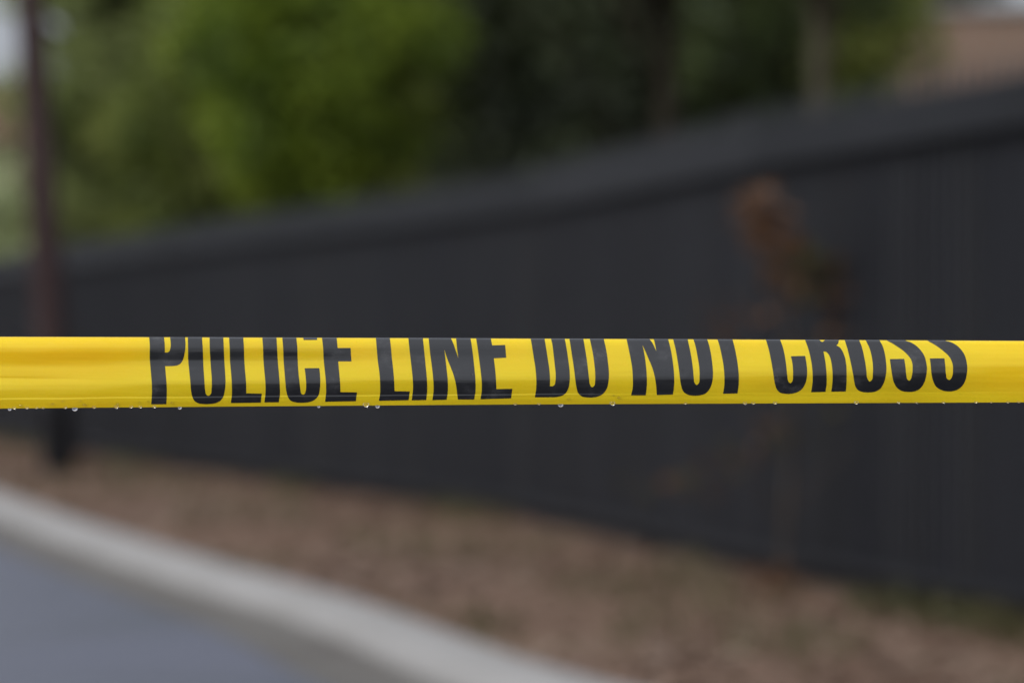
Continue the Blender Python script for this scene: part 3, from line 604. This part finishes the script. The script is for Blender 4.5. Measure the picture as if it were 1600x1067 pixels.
for sh in (0, -1560, 1560):      # the legend repeats along the roll
    vv = []
    for v in flat_v:
        f = v.y / 105; p, _ = locate(v.x + sh, f); vv.append(p + outward(v.x + sh, f) * .00007 - origin)
    let = mesh_obj('lettering', vv, flat_f, M['print'], tape, smooth=True)
    bm = bmesh.new(); bm.from_mesh(let.data)      # face the print outwards
    for f in bm.faces:
        f.normal_update()
        cpx = f.calc_center_median() + origin
        if f.normal.y > 0 and cpx.y < TAPE + .006: f.normal_flip()
    bm.to_mesh(let.data); bm.free()

# ------------------------------------------------------------------ water drops
GRP = 'water drops on the yellow tape'
def drop(px, py, r, label, hang=True, sx=1.0, depth=None, clear=False):
    f = min(.995, to_f(px, py)); p, n = locate(px, f); mpp = TAPE / FPX; rr = r * mpp
    out = -n if n.y > 0 else n
    rr *= .80; bm = bmesh.new(); bmesh.ops.create_uvsphere(bm, u_segments=20, v_segments=14, radius=rr)
    for v in bm.verts:
        if hang:
            v.co.x *= 1.15 * sx; v.co.y *= .8
            if v.co.z > 0: v.co.x *= 1 + .35 * v.co.z / rr; v.co.z *= .8
        else:
            v.co.x *= 1.2 * sx; v.co.z *= .75
    me = bpy.data.meshes.new('water_drop'); bm.to_mesh(me); bm.free(); me.materials.append(M['water'])
    me.polygons.foreach_set('use_smooth', [True] * len(me.polygons))
    o = bpy.data.objects.new('water_drop', me); COL.objects.link(o)
    if hang:
        e, _ = locate(px, .998); dd = e.y - (1.05 * rr if not clear else -.0002)
        o.location = (wx(px, dd), dd, wz(ybot(px) + (-.28 if not clear else .45) * r, dd))
    else: o.location = p - out * rr * .35
    tag(o, label, 'water drop', GRP)
for a in [
 (15, 638, 3.0, 'bright clear drop hanging from the tape at its far left end', True, 1, None, True),
 (22, 638.5, 2.8, 'small amber drop hanging just right of the leftmost bright drop', True),
 (42, 638.5, 2.6, 'amber drop hanging from the tape edge in line with the leaning pole\'s left side', True),
 (57, 638.4, 2.2, 'tiny drop hanging under the tape below the pole\'s left side', True),
 (67, 638.4, 2.2, 'tiny drop hanging under the tape below the middle of the pole', True),
 (102, 638.2, 2.6, 'small amber drop hanging just left of the big white sparkling drop', True),
 (117, 638.5, 4.2, 'large white sparkling drop hanging left of the lettering, right of the pole', True, 1.1, None, True),
 (147, 637.6, 2.8, 'amber drop hanging a little right of the big white sparkling drop', True),
 (182, 637.3, 3.4, 'larger amber drop hanging midway between the white sparkling drop and the P', True),
 (205, 637.0, 2.8, 'amber drop hanging left of the P, first of two close together', True),
 (219, 636.8, 2.6, 'amber drop hanging left of the P, second of two close together', True),
 (241, 636.4, 2.6, 'amber drop hanging directly under the stem of the P', True),
 (281, 636.0, 3.2, 'white drop hanging under the gap between P and O of POLICE', True, 1, None, True),
 (498, 633.5, 2.6, 'tiny white drop hanging under the second C of POLICE, beside the E', True, 1, None, True),
 (572, 633.2, 5.0, 'largest amber drop hanging under the gap between POLICE and LINE', True, 1),
 (590, 633.0, 3.6, 'pale drop hanging under the left foot of the L of LINE', True, 1, None, True),
 (805, 631.6, 2.2, 'tiny amber drop hanging just past the E of LINE', True),
 (842, 631.4, 2.2, 'small amber drop hanging under the left side of the D', True),
 (876, 631.6, 3.6, 'white slanting drop hanging under the right side of the D', True, 1.2, None, True),
 (957, 631.2, 4.4, 'big amber drop hanging just right of the O of DO', True),
 (1071, 630.6, 2.4, 'small drop hanging under the O of NOT', True),
 (1164, 630.0, 3.0, 'amber drop hanging right of the T, first of a pair', True),
 (1177, 630.0, 2.8, 'amber drop hanging right of the T, second of a pair', True),
 (1211, 629.9, 3.0, 'amber drop hanging under the left side of the C of CROSS', True),
 (1338, 629.4, 3.6, 'amber drop hanging under the left side of the O of CROSS', True),
 (1404, 629.0, 2.4, 'small drop hanging under the first S of CROSS', True),
 (1432, 629.0, 1.8, 'tiny drop hanging under the right half of the first S of CROSS', True),
 (1474, 628.8, 2.2, 'small drop hanging under the last S of CROSS', True),
 (1525, 628.6, 2.6, 'drop hanging just right of the last S of CROSS', True),
 (1549, 628.4, 1.8, 'tiny drop hanging at the right end of the tape, left of another like it', True),
 (1575, 628.4, 2.4, 'small drop hanging second from the right end of the tape', True),
 (1592, 628.2, 2.0, 'small drop hanging at the very right end of the tape', True)]:
    drop(*a)
for a in [
 (33, 633.5, 4.2, 'flat bead of water low on the tape face at the far left'),
 (82, 631.5, 3.4, 'flat bead on the tape face left of the big sparkling drop'),
 (98, 627, 2.2, 'small round bead above the other beads, right of the pole'),
 (126, 627, 2.4, 'small round bead on the tape face above the big sparkling drop'),
 (132, 633.2, 3.8, 'flat bead on the tape face just right of the big sparkling drop'),
 (184, 631.5, 3.4, 'bead on the tape face right above the larger amber drop'),
 (218, 628.6, 2.6, 'small bead on the yellow face just left of the foot of the P'),
 (232, 627.6, 2.4, 'tiny bead touching the left foot of the P'),
 (269, 629.4, 3.0, 'flat bead on the yellow face between the feet of P and O'),
 (737, 585, 2.2, 'dark bead on the black right stem of the N of LINE'),
 (755.5, 596, 1.6, 'tiny glinting bead on the stem of the last E of LINE'),
 (967, 621, 3.4, 'round bead on the yellow face between DO and NOT'),
 (958.5, 617.5, 2.0, 'tiny bead left of and above the round bead between DO and NOT'),
 (889, 623.5, 2.6, 'faint flat bead on the yellow face beneath the gap of D and O'),
 (1066.5, 579, 2.2, 'dark bead on the left side of the O of NOT'),
 (1068.5, 603.5, 1.5, 'tiny glinting bead low on the left side of the O of NOT'),
 (1374, 570, 2.4, 'dark bead on the right side of the O of CROSS'),
 (1421, 581, 1.8, 'faint bead inside the yellow slot of the first S of CROSS')]:
    drop(*a, hang=False)
